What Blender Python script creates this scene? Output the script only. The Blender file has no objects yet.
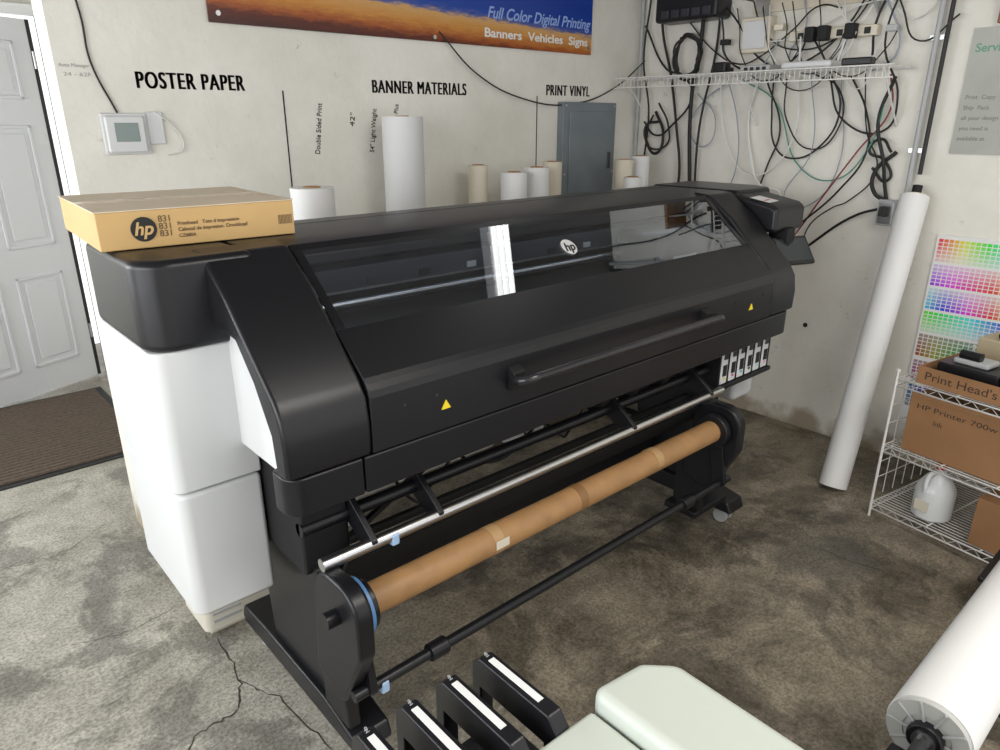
import bpy, math, random, colorsys
from mathutils import Vector, Matrix
random.seed(4)
R=math.radians
col=bpy.context.collection
sc=bpy.context.scene
sc.view_settings.view_transform='Standard'; sc.view_settings.exposure=0.0
# ---------------------------------------------------------------- materials
MATS={}
def mat(name,c,rough=.5,metal=0,var=0,scale=8,bump=0,bscale=60,spec=.5,coat=0,c2=None,detail=6):
    if name in MATS: return MATS[name]
    m=bpy.data.materials.new(name); m.use_nodes=True
    nt=m.node_tree; b=nt.nodes['Principled BSDF']
    b.inputs['Base Color'].default_value=(*c,1); b.inputs['Roughness'].default_value=rough
    b.inputs['Metallic'].default_value=metal; b.inputs['Specular IOR Level'].default_value=spec
    b.inputs['Coat Weight'].default_value=coat
    tc=nt.nodes.new('ShaderNodeTexCoord')
    if var or c2:
        n=nt.nodes.new('ShaderNodeTexNoise'); n.inputs['Scale'].default_value=scale; n.inputs['Detail'].default_value=detail
        nt.links.new(tc.outputs['Object'],n.inputs['Vector'])
        r=nt.nodes.new('ShaderNodeValToRGB'); r.color_ramp.elements[0].position=.35; r.color_ramp.elements[1].position=.65
        cc=c2 if c2 else tuple(x*(1-var) for x in c)
        r.color_ramp.elements[0].color=(*cc,1); r.color_ramp.elements[1].color=(*c,1)
        nt.links.new(n.outputs['Fac'],r.inputs['Fac']); nt.links.new(r.outputs['Color'],b.inputs['Base Color'])
    if bump:
        n=nt.nodes.new('ShaderNodeTexNoise'); n.inputs['Scale'].default_value=bscale; n.inputs['Detail'].default_value=4
        nt.links.new(tc.outputs['Object'],n.inputs['Vector'])
        bp=nt.nodes.new('ShaderNodeBump'); bp.inputs['Strength'].default_value=bump; bp.inputs['Distance'].default_value=.01
        nt.links.new(n.outputs['Fac'],bp.inputs['Height']); nt.links.new(bp.outputs['Normal'],b.inputs['Normal'])
    MATS[name]=m; return m
BLK=mat('black_plastic',(.009,.009,.011),.34,bump=.05,bscale=500,spec=.40)
BLKG=mat('black_gloss',(.01,.01,.012),.2)
BLKM=mat('black_matte',(.012,.012,.013),.6,spec=.3)
DKM=mat('dark_metal',(.09,.09,.095),.35,.8)
WHT=mat('white_plastic',(.66,.67,.67),.4,var=.03,scale=4)
CRM=mat('cream_plastic',(.54,.58,.52),.4,var=.03,scale=4)
ALU=mat('aluminium',(.6,.6,.6),.28,1)
KRAFT=mat('kraft_tube',(.40,.22,.09),.5,var=.2,scale=14)
CARD=mat('carton_brown',(.33,.17,.075),.75,var=.15,scale=5)
CARDL=mat('carton_tan',(.60,.39,.16),.65,var=.08,scale=5)
CARDT=mat('carton_top',(.70,.59,.44),.6,var=.08,scale=6)
PAP=mat('paper_white',(.78,.78,.77),.6)
PAPC=mat('paper_cream',(.70,.64,.52),.6)
YEL=mat('warning_yellow',(.85,.65,.02),.5)
BLU=mat('ring_blue',(.12,.30,.62),.4)
LBLU=mat('clip_pale_blue',(.38,.56,.8),.4)
INK=mat('print_black',(.01,.01,.01),.6)
WIRE=mat('white_wire',(.74,.73,.70),.4)
RUB=mat('rubber',(.02,.02,.02),.6)
GRY=mat('panel_grey',(.19,.22,.24),.45,var=.12,scale=7)
LGRY=mat('light_grey',(.42,.43,.43),.5)
RED=mat('cable_red',(.22,.02,.025),.5); GREENC=mat('cable_green',(.06,.28,.20),.5); GREYC=mat('cable_grey',(.30,.33,.38),.5); WHC=mat('cable_white',(.7,.7,.68),.5)
WOOD=mat('shelf_wood',(.30,.15,.06),.7,var=.4,scale=12)
LCD=mat('lcd_grey',(.22,.27,.26),.3)
CAPR=mat('jug_cap_red',(.55,.05,.04),.4)
TAPE=mat('tape_tan',(.55,.38,.19),.4)

def wallmat():
    m=bpy.data.materials.new('painted_block'); m.use_nodes=True; nt=m.node_tree; b=nt.nodes['Principled BSDF']; b.inputs['Roughness'].default_value=.6
    g=nt.nodes.new('ShaderNodeNewGeometry'); n=nt.nodes.new('ShaderNodeTexNoise'); n.inputs['Scale'].default_value=1.6; n.inputs['Detail'].default_value=8; n.inputs['Roughness'].default_value=.65
    nt.links.new(g.outputs['Position'],n.inputs['Vector'])
    r=nt.nodes.new('ShaderNodeValToRGB'); r.color_ramp.elements[0].position=.3; r.color_ramp.elements[0].color=(.67,.65,.58,1); r.color_ramp.elements[1].position=.6; r.color_ramp.elements[1].color=(.80,.78,.715,1)
    nt.links.new(n.outputs['Fac'],r.inputs['Fac'])
    s=nt.nodes.new('ShaderNodeSeparateXYZ'); nt.links.new(g.outputs['Position'],s.inputs[0])
    n2=nt.nodes.new('ShaderNodeTexNoise'); n2.inputs['Scale'].default_value=6; n2.inputs['Detail'].default_value=8; nt.links.new(g.outputs['Position'],n2.inputs['Vector'])
    ma=nt.nodes.new('ShaderNodeMath'); ma.operation='MULTIPLY_ADD'; ma.inputs[1].default_value=-.5; nt.links.new(n2.outputs['Fac'],ma.inputs[0]); nt.links.new(s.outputs['Z'],ma.inputs[2])
    mr=nt.nodes.new('ShaderNodeMapRange'); mr.inputs['From Min'].default_value=-.24; mr.inputs['From Max'].default_value=-.13; mr.inputs['To Min'].default_value=.8; mr.inputs['To Max'].default_value=0
    nt.links.new(ma.outputs[0],mr.inputs['Value'])
    mx=nt.nodes.new('ShaderNodeMix'); mx.data_type='RGBA'; mx.inputs[7].default_value=(.30,.23,.14,1)
    nt.links.new(mr.outputs[0],mx.inputs[0]); nt.links.new(r.outputs['Color'],mx.inputs[6])
    n4=nt.nodes.new('ShaderNodeTexNoise'); n4.inputs['Scale'].default_value=9; n4.inputs['Detail'].default_value=10; n4.inputs['Roughness'].default_value=.75; nt.links.new(g.outputs['Position'],n4.inputs['Vector'])
    r4=nt.nodes.new('ShaderNodeValToRGB'); r4.color_ramp.elements[0].position=.28; r4.color_ramp.elements[0].color=(.6,.54,.45,1); r4.color_ramp.elements[1].position=.37; r4.color_ramp.elements[1].color=(1,1,1,1); nt.links.new(n4.outputs['Fac'],r4.inputs['Fac'])
    m2=nt.nodes.new('ShaderNodeMix'); m2.data_type='RGBA'; m2.blend_type='MULTIPLY'; m2.inputs[0].default_value=1; nt.links.new(mx.outputs[2],m2.inputs[6]); nt.links.new(r4.outputs['Color'],m2.inputs[7])
    nt.links.new(m2.outputs[2],b.inputs['Base Color'])
    n3=nt.nodes.new('ShaderNodeTexNoise'); n3.inputs['Scale'].default_value=25; n3.inputs['Detail'].default_value=8; nt.links.new(g.outputs['Position'],n3.inputs['Vector'])
    bp=nt.nodes.new('ShaderNodeBump'); bp.inputs['Strength'].default_value=.25; bp.inputs['Distance'].default_value=.01; nt.links.new(n3.outputs['Fac'],bp.inputs['Height']); nt.links.new(bp.outputs['Normal'],b.inputs['Normal'])
    return m
WALL=wallmat()
def floormat():
    m=bpy.data.materials.new('stained_concrete'); m.use_nodes=True; nt=m.node_tree; b=nt.nodes['Principled BSDF']
    g=nt.nodes.new('ShaderNodeNewGeometry')
    def noise(sc,d=8,ro=.6,dist=0):
        n=nt.nodes.new('ShaderNodeTexNoise'); n.inputs['Scale'].default_value=sc; n.inputs['Detail'].default_value=d; n.inputs['Roughness'].default_value=ro; n.inputs['Distortion'].default_value=dist
        nt.links.new(g.outputs['Position'],n.inputs['Vector']); return n
    def ramp(n,p0,c0,p1,c1):
        r=nt.nodes.new('ShaderNodeValToRGB'); r.color_ramp.elements[0].position=p0; r.color_ramp.elements[0].color=(*c0,1); r.color_ramp.elements[1].position=p1; r.color_ramp.elements[1].color=(*c1,1)
        nt.links.new(n.outputs['Fac'],r.inputs['Fac']); return r
    def mix(a,bb,f,mode='MIX'):
        x=nt.nodes.new('ShaderNodeMix'); x.data_type='RGBA'; x.blend_type=mode; nt.links.new(a,x.inputs[6]); nt.links.new(bb,x.inputs[7])
        if isinstance(f,float): x.inputs[0].default_value=f
        else: nt.links.new(f,x.inputs[0])
        return x.outputs[2]
    base=ramp(noise(2.4,12,.78,.2),.36,(.29,.275,.23),.62,(.56,.54,.475))
    s=nt.nodes.new('ShaderNodeSeparateXYZ'); nt.links.new(g.outputs['Position'],s.inputs[0])
    mr=nt.nodes.new('ShaderNodeMapRange'); mr.inputs['From Min'].default_value=.55; mr.inputs['From Max'].default_value=1.3; nt.links.new(s.outputs['X'],mr.inputs['Value'])  # paler left: door-side daylight put into the colour; brown stain takes over right
    brown=ramp(noise(2.6,14,.84,.3),.40,(.10,.084,.060),.60,(.34,.295,.225))
    c=mix(base.outputs['Color'],brown.outputs['Color'],mr.outputs[0])
    big=ramp(noise(1.7,6,.7,.5),.43,(.42,.42,.42),.49,(1,1,1)); c=mix(c,big.outputs['Color'],.75,'MULTIPLY')
    # one dark oily patch near the leaning tube, irregular edge
    vd=nt.nodes.new('ShaderNodeVectorMath'); vd.operation='DISTANCE'; vd.inputs[1].default_value=(2.75,1.0,0); nt.links.new(g.outputs['Position'],vd.inputs[0])
    nn=noise(6,8,.7); ad=nt.nodes.new('ShaderNodeMath'); ad.operation='MULTIPLY_ADD'; ad.inputs[1].default_value=.5; nt.links.new(nn.outputs['Fac'],ad.inputs[0]); nt.links.new(vd.outputs['Value'],ad.inputs[2])
    pm=nt.nodes.new('ShaderNodeMapRange'); pm.inputs['From Min'].default_value=.40; pm.inputs['From Max'].default_value=.50; pm.inputs['To Min'].default_value=.6; pm.inputs['To Max'].default_value=0; nt.links.new(ad.outputs[0],pm.inputs['Value'])
    px=nt.nodes.new('ShaderNodeMix'); px.data_type='RGBA'; px.inputs[7].default_value=(.075,.075,.065,1); nt.links.new(pm.outputs[0],px.inputs[0]); nt.links.new(c,px.inputs[6]); c=px.outputs[2]
    sp=ramp(noise(85,6,.8),.42,(.5,.47,.42),.56,(1.15,1.15,1.15)); c=mix(c,sp.outputs['Color'],.8,'MULTIPLY')
    sp2=ramp(noise(14,14,.95),.57,(0,0,0),.64,(.20,.185,.15)); c=mix(c,sp2.outputs['Color'],1.0,'ADD')
    sp3=ramp(noise(38,6,.8),.32,(.35,.3,.25),.40,(1,1,1)); c=mix(c,sp3.outputs['Color'],.8,'MULTIPLY')
    nt.links.new(c,b.inputs['Base Color'])
    rr=ramp(noise(3),.3,(.34,)*3,.7,(.6,)*3); nt.links.new(rr.outputs['Color'],b.inputs['Roughness'])
    bp=nt.nodes.new('ShaderNodeBump'); bp.inputs['Strength'].default_value=.4; bp.inputs['Distance'].default_value=.01; nt.links.new(noise(30,8,.7).outputs['Fac'],bp.inputs['Height']); nt.links.new(bp.outputs['Normal'],b.inputs['Normal'])
    return m
FLOOR=floormat()

# ---------------------------------------------------------------- helpers
def empty(name,loc=(0,0,0),rotz=0):
    e=bpy.data.objects.new(name,None); col.objects.link(e); e.location=loc; e.rotation_euler=(0,0,rotz); e.empty_display_size=.1; return e
def pivot(e,px,py,ang,dx=0,dy=0):
    p=Vector((px,py,0)); e.rotation_euler=(0,0,ang); e.location=p-Matrix.Rotation(ang,3,'Z')@p+Vector((dx,dy,0))
def add(name,me,parent,m,bev=0,seg=3,sm=35):
    if m: me.materials.append(m)
    me.shade_smooth()
    me.set_sharp_from_angle(angle=R(sm))
    o=bpy.data.objects.new(name,me); col.objects.link(o)
    if parent: o.parent=parent
    if bev:
        b=o.modifiers.new('bevel','BEVEL'); b.width=bev; b.segments=seg; b.limit_method='ANGLE'; b.angle_limit=R(30); b.harden_normals=True
    return o
def mesh(name,v,f):
    me=bpy.data.meshes.new(name); me.from_pydata([tuple(x) for x in v],[],f); me.update(); return me
def box(name,p,lo,hi,m,bev=0,seg=3):
    x0,y0,z0=lo;x1,y1,z1=hi
    v=[(x0,y0,z0),(x1,y0,z0),(x1,y1,z0),(x0,y1,z0),(x0,y0,z1),(x1,y0,z1),(x1,y1,z1),(x0,y1,z1)]
    f=[(0,3,2,1),(4,5,6,7),(0,1,5,4),(1,2,6,5),(2,3,7,6),(3,0,4,7)]
    return add(name,mesh(name,v,f),p,m,bev,seg)
def prism(name,p,pts,ax,a,b,m,bev=0,seg=3,sm=35):
    n=len(pts)
    A=sum(pts[i][0]*pts[(i+1)%n][1]-pts[(i+1)%n][0]*pts[i][1] for i in range(n))
    if A<0: pts=pts[::-1]
    if ax=='x': fn=lambda q,t:(t,q[0],q[1])
    elif ax=='z': fn=lambda q,t:(q[0],q[1],t)
    else: fn=lambda q,t:(q[0],t,q[1])
    v=[fn(q,a) for q in pts]+[fn(q,b) for q in pts]
    f=[tuple(range(n-1,-1,-1)),tuple(range(n,2*n))]+[(i,(i+1)%n,n+(i+1)%n,n+i) for i in range(n)]
    if ax=='y': f=[t[::-1] for t in f]
    return add(name,mesh(name,v,f),p,m,bev,seg,sm)
def rpoly(pts,seg=6):
    out=[];n=len(pts)
    for i,(x,y,r) in enumerate(pts):
        if r<=0: out.append((x,y)); continue
        P=Vector((x,y));A=Vector(pts[i-1][:2]);B=Vector(pts[(i+1)%n][:2])
        a=(A-P).normalized();b=(B-P).normalized()
        ang=a.angle(b); d=r/math.tan(ang/2); c=P+(a+b).normalized()*(r/math.sin(ang/2))
        s=P+a*d-c;e=P+b*d-c
        for k in range(seg+1):
            q=s.slerp(e,k/seg); q=q.normalized()*r; out.append(tuple(c+q))
    return out
def cyl(name,p,p0,p1,r,m,n=32,r2=None,bev=0,hollow=0):
    p0=Vector(p0);p1=Vector(p1);d=(p1-p0);L=d.length;r2=r if r2 is None else r2
    q=d.to_track_quat('Z','Y')
    v=[];f=[]
    rings=[(0,r),(L,r2)]
    if hollow: rings=[(.04 if L>.1 else .002,hollow),(0,hollow),(0,r),(L,r2),(L,hollow),(L-.04 if L>.1 else L-.002,hollow)]
    for z,rr in rings:
        for i in range(n):
            a=2*math.pi*i/n; v.append(p0+q@Vector((rr*math.cos(a),rr*math.sin(a),z)))
    for k in range(len(rings)-1):
        for i in range(n):
            j=(i+1)%n; f.append((k*n+i,k*n+j,(k+1)*n+j,(k+1)*n+i))
    f.append(tuple(range(n-1,-1,-1))); f.append(tuple((len(rings)-1)*n+i for i in range(n)))
    return add(name,mesh(name,v,f),p,m,bev,2)
def lathe(name,p,prof,loc,m,n=32):
    v=[];f=[];K=len(prof)
    for r,z in prof:
        for i in range(n):
            a=2*math.pi*i/n; v.append((loc[0]+r*math.cos(a),loc[1]+r*math.sin(a),loc[2]+z))
    for k in range(K-1):
        for i in range(n):
            j=(i+1)%n; f.append((k*n+i,k*n+j,(k+1)*n+j,(k+1)*n+i))
    f.append(tuple(range(n-1,-1,-1))); f.append(tuple((K-1)*n+i for i in range(n)))
    return add(name,mesh(name,v,f),p,m)
def tube(name,p,pts,r,m,cyc=False):
    cu=bpy.data.curves.new(name,'CURVE'); cu.dimensions='3D'; cu.bevel_depth=r; cu.bevel_resolution=3; cu.resolution_u=8; cu.use_fill_caps=True
    s=cu.splines.new('BEZIER'); s.bezier_points.add(len(pts)-1)
    for b,q in zip(s.bezier_points,pts): b.co=q; b.handle_left_type=b.handle_right_type='AUTO'
    s.use_cyclic_u=cyc
    cu.materials.append(m); o=bpy.data.objects.new(name,cu); col.objects.link(o)
    if p: o.parent=p
    return o
def wires(name,p,segs,r,m):
    cu=bpy.data.curves.new(name,'CURVE'); cu.dimensions='3D'; cu.bevel_depth=r; cu.bevel_resolution=1
    for a in segs:
        s=cu.splines.new('POLY'); s.points.add(len(a)-1)
        for b,q in zip(s.points,a): b.co=(*q,1)
    cu.materials.append(m); o=bpy.data.objects.new(name,cu); col.objects.link(o)
    if p: o.parent=p
    return o
def text(name,p,s,loc,rot,size,m,off=0,shear=0,ext=.0006,w=None,align='LEFT',sx=1,sp=1):
    cu=bpy.data.curves.new(name,'FONT'); cu.body=s; cu.size=size; cu.offset=off; cu.shear=shear; cu.extrude=ext; cu.align_x=align; cu.space_character=sp
    cu.materials.append(m); o=bpy.data.objects.new(name,cu); col.objects.link(o); o.location=loc; o.rotation_euler=rot
    if w:
        bpy.context.view_layer.update(); sx=w/max(o.dimensions.x,1e-4)
    o.scale=(sx,1,1)
    if p: o.parent=p
    return o

# ---------------------------------------------------------------- room
WX=.622
box('floor',None,(-1.7,-2.6,-.1),(4.1,6.4,0),FLOOR)
box('ceiling',None,(-1.7,-2.6,3.0),(4.1,6.4,3.1),mat('ceiling_board',(.17,.16,.15),.8,var=.3,scale=2))
box('wall_back',None,(WX,3.08,0),(4.1,3.24,3.0),WALL)
box('wall_right',None,(3.94,-2.6,0),(4.1,3.08,3.0),WALL)
wl=empty('wall_left')
box('wall_left_lower',wl,(-1.7,-2.6,0),(-1.6,6.4,.9),WALL); box('wall_left_upper',wl,(-1.7,-2.6,2.5),(-1.6,6.4,3.0),WALL)
box('wall_left_pier_a',wl,(-1.7,-2.6,.9),(-1.6,-.6,2.5),WALL); box('wall_left_pier_b',wl,(-1.7,2.6,.9),(-1.6,3.2,2.5),WALL); box('wall_left_pier_c',wl,(-1.7,5.2,.9),(-1.6,6.4,2.5),WALL)
ww=empty('added_window_1')  # unseen openings, added to let daylight in from the left
for k,(a,b) in enumerate([(-.6,2.6),(3.2,5.2)]):
    box(f'frame_sill_{k}',ww,(-1.71,a,.9),(-1.58,b,.95),PAP); box(f'frame_head_{k}',ww,(-1.71,a,2.45),(-1.58,b,2.5),PAP); box(f'mullion_{k}',ww,(-1.69,(a+b)/2-.03,.95),(-1.61,(a+b)/2+.03,2.45),PAP)
we=empty('wall_entry')
box('entry_left',we,(-1.6,5.6,0),(.12,5.72,3.0),WALL); box('entry_right',we,(1.32,5.6,0),(3.9,5.72,3.0),WALL); box('entry_head',we,(.12,5.6,2.42),(1.32,5.72,3.0),WALL)
box('wall_passage',None,(1.75,3.24,0),(1.85,5.6,3.0),WALL)
dj=empty('trim_1')
box('jamb_right',dj,(1.07,5.53,0),(1.12,5.6,2.42),RUB); box('jamb_far',dj,(1.27,5.52,0),(1.32,5.6,2.42),LGRY); box('jamb_head',dj,(.1,5.54,2.36),(1.32,5.6,2.42),PAP); box('jamb_left',dj,(.1,5.54,0),(.15,5.6,2.36),PAP)
DOORM=mat('door_paint',(.76,.77,.80),.45)
door=empty('door_1',(1.0,5.5,0),R(24))
box('slab',door,(-.95,0,.02),(0,.045,2.33),DOORM,.003)
for i,(z0,z1) in enumerate([(.2,.80),(.98,1.72),(1.87,2.2)]):
    for j,(x0,x1) in enumerate([(-.83,-.52),(-.42,-.11)]):
        for k,(a,b,c,d) in enumerate([(x0,z0,x1,z0+.02),(x0,z1-.02,x1,z1),(x0,z0,x0+.02,z1),(x1-.02,z0,x1,z1)]):
            box(f'mould_{i}{j}{k}',door,(a,-.010,b),(c,.001,d),DOORM,.004)
        box(f'field_{i}{j}',door,(x0+.05,-.008,z0+.05),(x1-.05,.001,z1-.05),DOORM,.006)
for i,z in enumerate((.3,1.15,2.05)): cyl(f'hinge_{i}',door,(.006,-.006,z),(.006,-.006,z+.1),.008,ALU,12)
box('weather_strip',door,(-.003,-.004,.02),(.02,.045,2.33),RUB)
cyl('knob_stem',door,(-.88,-.05,.95),(-.88,0,.95),.012,ALU,16); cyl('knob',door,(-.88,-.08,.95),(-.88,-.045,.95),.028,ALU,24,bev=.008)
mm=empty('doormat')
MAT1=mat('mat_brown',(.13,.095,.07),.9,var=.35,scale=60,bump=.6,bscale=200)
box('mat_rubber',mm,(-.35,3.98,.0),(.95,5.25,.008),RUB,.003); box('mat_pile',mm,(-.31,4.02,.008),(.91,5.21,.016),MAT1,.004)
wires('mat_ribs',mm,[[( -.3,4.03+i*.041,.016),(.9,4.03+i*.041,.016)] for i in range(29)],.006,MAT1)
ck=empty('floor_crack')
CRK=mat('crack_dark',(.05,.045,.035),.8)
def crack(nm,pts,w):
    P=[]
    for (a,b) in zip(pts[:-1],pts[1:]):
        for k in range(8):
            t=k/8; P.append((a[0]+(b[0]-a[0])*t+random.uniform(-.008,.008),a[1]+(b[1]-a[1])*t+random.uniform(-.008,.008)))
    P.append(pts[-1]); v=[];f=[]
    for i,(x,y) in enumerate(P):
        d=Vector((P[min(i+1,len(P)-1)][0]-P[max(i-1,0)][0],P[min(i+1,len(P)-1)][1]-P[max(i-1,0)][1])).normalized(); n=Vector((-d.y,d.x))*w*random.uniform(.4,1.2)
        v+=[(x+n.x,y+n.y,.0012),(x-n.x,y-n.y,.0012)]
        if i: f.append((2*i-2,2*i-1,2*i+1,2*i))
    add(nm,mesh(nm,v,f),ck,CRK)
crack('crack_a',[(.30,1.75),(.40,1.82),(.52,1.83),(.58,1.95),(.60,2.2)],.003)
crack('crack_b',[(.58,1.95),(.64,1.8),(.67,1.5)],.0025)
crack('crack_c',[(.2,2.5),(.35,2.45),(.6,2.48)],.0012)
crack('crack_f',[(.1,3.2),(.3,3.15),(.5,3.3)],.0015)
crack('crack_d',[(2.9,1.5),(2.75,1.1),(2.8,.7)],.0015)

# ---------------------------------------------------------------- wide format printer
P=empty('wide_format_printer')
def cover(nm,x0,x1,y0,y1,z0,z1,r=.05,bv=.006):
    return prism(nm,P,rpoly([(x0,y0,r),(x1,y0,.0),(x1,y1,.0),(x0,y1,r)]),'z',z0,z1,WHT,bv)
cover('left_cover_upper',.425,.655,1.72,2.19,.845,1.225,.035)
cover('left_cover_lower',.428,.655,1.725,2.19,.46,.838,.035,.014)
box('left_cover_base',P,(.47,1.76,.44),(.655,2.12,.46),BLKM)
prism('left_inner_white',P,[(1.82,.94),(1.455,.94),(1.455,1.07),(1.51,1.165),(1.575,1.24),(1.66,1.262),(1.82,1.275)],'x',.612,.76,WHT,.003)
box('left_inner_dark',P,(.66,1.52,.60),(.80,2.12,.94),BLKM,.01)
prism('top_cap_left',P,rpoly([(.42,1.70,.08),(.70,1.70,0),(.70,2.19,0),(.42,2.19,.06)],8),'z',1.225,1.447,BLK,.02,4)
prism('top_plate',P,[(1.72,1.40),(1.72,1.43),(1.80,1.447),(2.15,1.447),(2.18,1.42),(2.18,1.40)],'x',.70,2.95,BLK,.006)
box('rear_wall',P,(.66,2.10,.86),(3.2,2.17,1.40),BLK,.01)
box('rear_groove',P,(.72,2.06,1.4472),(2.95,2.064,1.4482),BLKG)
def arm(nm,x0,x1):
    pr=[(1.80,1.452),(1.72,1.446),(1.60,1.36),(1.40,1.165),(1.375,1.125),(1.365,1.06),(1.368,.975),(1.425,.975),(1.435,1.07),(1.50,1.18),(1.575,1.262),(1.66,1.275),(1.80,1.29)]
    prism(nm,P,pr,'x',x0,x1,BLK,.012,3)
arm('lid_arm_left',.575,.80); arm('lid_arm_right',2.74,2.93)
prism('lower_front_left',P,rpoly([(.578,1.372,.045),(.775,1.372,0),(.775,1.47,0),(.578,1.47,.02)]),'z',.872,.972,BLK,.006)
prism('lower_front',P,rpoly([(.779,1.372,0),(2.925,1.372,.05),(2.925,1.55,0),(.779,1.55,0)]),'z',.872,.972,BLK,.006)
prism('lid_front',P,[(1.515,1.262),(1.50,1.252),(1.395,1.166),(1.384,1.153),(1.376,1.138),(1.372,1.12),(1.370,.976),(1.45,.976),(1.47,1.12),(1.52,1.22)],'x',.803,2.737,BLK,.003,2,6)
prism('lid_top_rail',P,[(1.735,1.445),(1.70,1.418),(1.70,1.39),(1.75,1.39)],'x',.803,2.737,BLK,.004)
glass=bpy.data.materials.new('clear_acrylic'); glass.use_nodes=True; nt=glass.node_tree; nt.nodes.clear()
o_=nt.nodes.new('ShaderNodeOutputMaterial'); gl=nt.nodes.new('ShaderNodeBsdfGlossy'); gl.inputs['Roughness'].default_value=.015; gl.inputs['Color'].default_value=(.92,.96,1,1)
tr=nt.nodes.new('ShaderNodeBsdfTransparent'); tr.inputs['Color'].default_value=(.80,.84,.90,1)
lw=nt.nodes.new('ShaderNodeLayerWeight'); lw.inputs['Blend'].default_value=.5
pw=nt.nodes.new('ShaderNodeMath'); pw.operation='POWER'; pw.inputs[1].default_value=2.5; nt.links.new(lw.outputs['Facing'],pw.inputs[0])
fa=nt.nodes.new('ShaderNodeMath'); fa.operation='MULTIPLY_ADD'; fa.inputs[1].default_value=.8; fa.inputs[2].default_value=.15; nt.links.new(pw.outputs[0],fa.inputs[0])
mxs=nt.nodes.new('ShaderNodeMixShader'); nt.links.new(fa.outputs[0],mxs.inputs[0]); nt.links.new(tr.outputs[0],mxs.inputs[1]); nt.links.new(gl.outputs[0],mxs.inputs[2]); nt.links.new(mxs.outputs[0],o_.inputs[0])
add('lid_window',mesh('lid_window',[(.806,1.512,1.262),(2.734,1.512,1.262),(2.734,1.712,1.430),(.806,1.712,1.430)],[(0,1,2,3)]),P,glass)
for k,(a,b) in enumerate([(.806,.83),(2.70,2.734)]): prism(f'window_border_{k}',P,[(1.711,1.4315),(1.511,1.2635),(1.512,1.2625),(1.712,1.4305)],'x',a,b,BLKG)
box('platen',P,(.80,1.50,1.10),(2.75,2.10,1.14),mat('platen_grey',(.06,.06,.066),.3))
for i in range(24): box(f'platen_rib_{i}',P,(.86+i*.08,1.56,1.14),(.875+i*.08,1.84,1.146),BLKM)
box('interior_back',P,(.80,2.06,1.14),(2.75,2.09,1.40),mat('interior_dark',(.04,.04,.048),.35))
cyl('carriage_rail',P,(.80,1.84,1.23),(2.74,1.84,1.23),.012,ALU)
cyl('carriage_rail_lower',P,(.80,1.74,1.17),(2.74,1.74,1.17),.007,ALU)
box('carriage_beam',P,(.80,1.88,1.25),(2.74,1.96,1.33),mat('beam_grey',(.05,.05,.056),.3),.004)
box('encoder_strip',P,(.80,1.80,1.275),(2.74,1.803,1.281),ALU)
box('print_carriage',P,(2.30,1.64,1.16),(2.66,1.86,1.33),mat('carriage_dark',(.03,.03,.034),.35),.02)
box('carriage_window',P,(2.40,1.637,1.19),(2.56,1.640,1.23),LGRY)
for i in range(9): box(f'beam_marker_{i}',P,(.92+i*.2,1.876,1.27),(.96+i*.2,1.880,1.29),[LGRY,DKM,INK][i%3])
box('print_zone_bar',P,(.82,1.60,1.142),(2.72,1.62,1.150),ALU)
interior_fill_glow=bpy.data.materials.new('interior_fill_glow'); interior_fill_glow.use_nodes=True; b_=interior_fill_glow.node_tree.nodes['Principled BSDF']; b_.inputs['Emission Color'].default_value=(.75,.87,1,1); b_.inputs['Emission Strength'].default_value=6
box('interior_fill_strip',P,(.9,1.765,1.392),(2.6,1.775,1.398),interior_fill_glow)  # glowing strip added to brighten what shows through the lid
tube('handle_bar',P,[(1.27,1.375,1.06),(1.255,1.33,1.066),(1.275,1.303,1.075),(1.32,1.298,1.078),(2.19,1.298,1.078),(2.235,1.303,1.075),(2.255,1.33,1.066),(2.24,1.375,1.06)],.015,mat('handle_satin',(.02,.02,.023),.25))
for k,x in enumerate((1.275,2.235)): prism(f'handle_mount_{k}',P,rpoly([(1.345,1.035,.008),(1.345,1.085,.008),(1.375,1.10,.004),(1.375,1.025,.004)]),'x',x-.022,x+.022,BLKM,.004)
for k,x in enumerate((1.03,2.57)): prism(f'warning_triangle_{k}',P,[(x-.015,1.034),(x+.015,1.034),(x,1.059)],'y',1.3685,1.3712,YEL)
for k,x in enumerate((.90,1.0,2.45,2.66)): cyl(f'lid_screw_{k}',P,(x,1.3685,1.08),(x,1.372,1.08),.004,DKM,12)
nrm=Vector((0,-.643,.766)); cc=Vector((1.745,1.6115,1.3465))
cyl('logo_disc',P,cc+nrm*.002,cc+nrm*.004,.032,mat('logo_white',(.6,.6,.6),.5),40)
text('logo_text',P,'hp',cc+nrm*.0045+Vector((-.001,-.0128,-.0107)),(R(40),0,0),.048,INK,.0012,.25,align='CENTER')
prism('right_top_cap',P,rpoly([(2.95,1.70,0),(3.24,1.70,.04),(3.30,1.80,.03),(3.30,2.18,.08),(2.95,2.18,0)]),'z',1.22,1.452,BLK,.02,4)
prism('control_console',P,[(1.50,1.285),(1.50,1.385),(1.53,1.405),(1.80,1.455),(1.80,1.27)],'x',2.94,3.20,BLK,.02,4)
lb=box('console_label',P,(-.055,-.045,0),(.055,.045,.001),PAP); lb.location=(3.0,1.60,1.4192); lb.rotation_euler=(R(10.5),0,R(8))
l2=box('console_label_print',P,(-.04,-.02,0),(.02,-.01,.0005),CAPR); l2.location=(3.0,1.60,1.4204); l2.rotation_euler=lb.rotation_euler
box('right_cover_upper',P,(2.94,1.58,.88),(3.16,2.17,1.25),BLK,.03)
box('right_cover_lower',P,(2.98,1.62,.44),(3.16,2.15,.87),WHT,.03)
SCR=mat('screen_blue_grey',(.03,.035,.04),.1)
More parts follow.
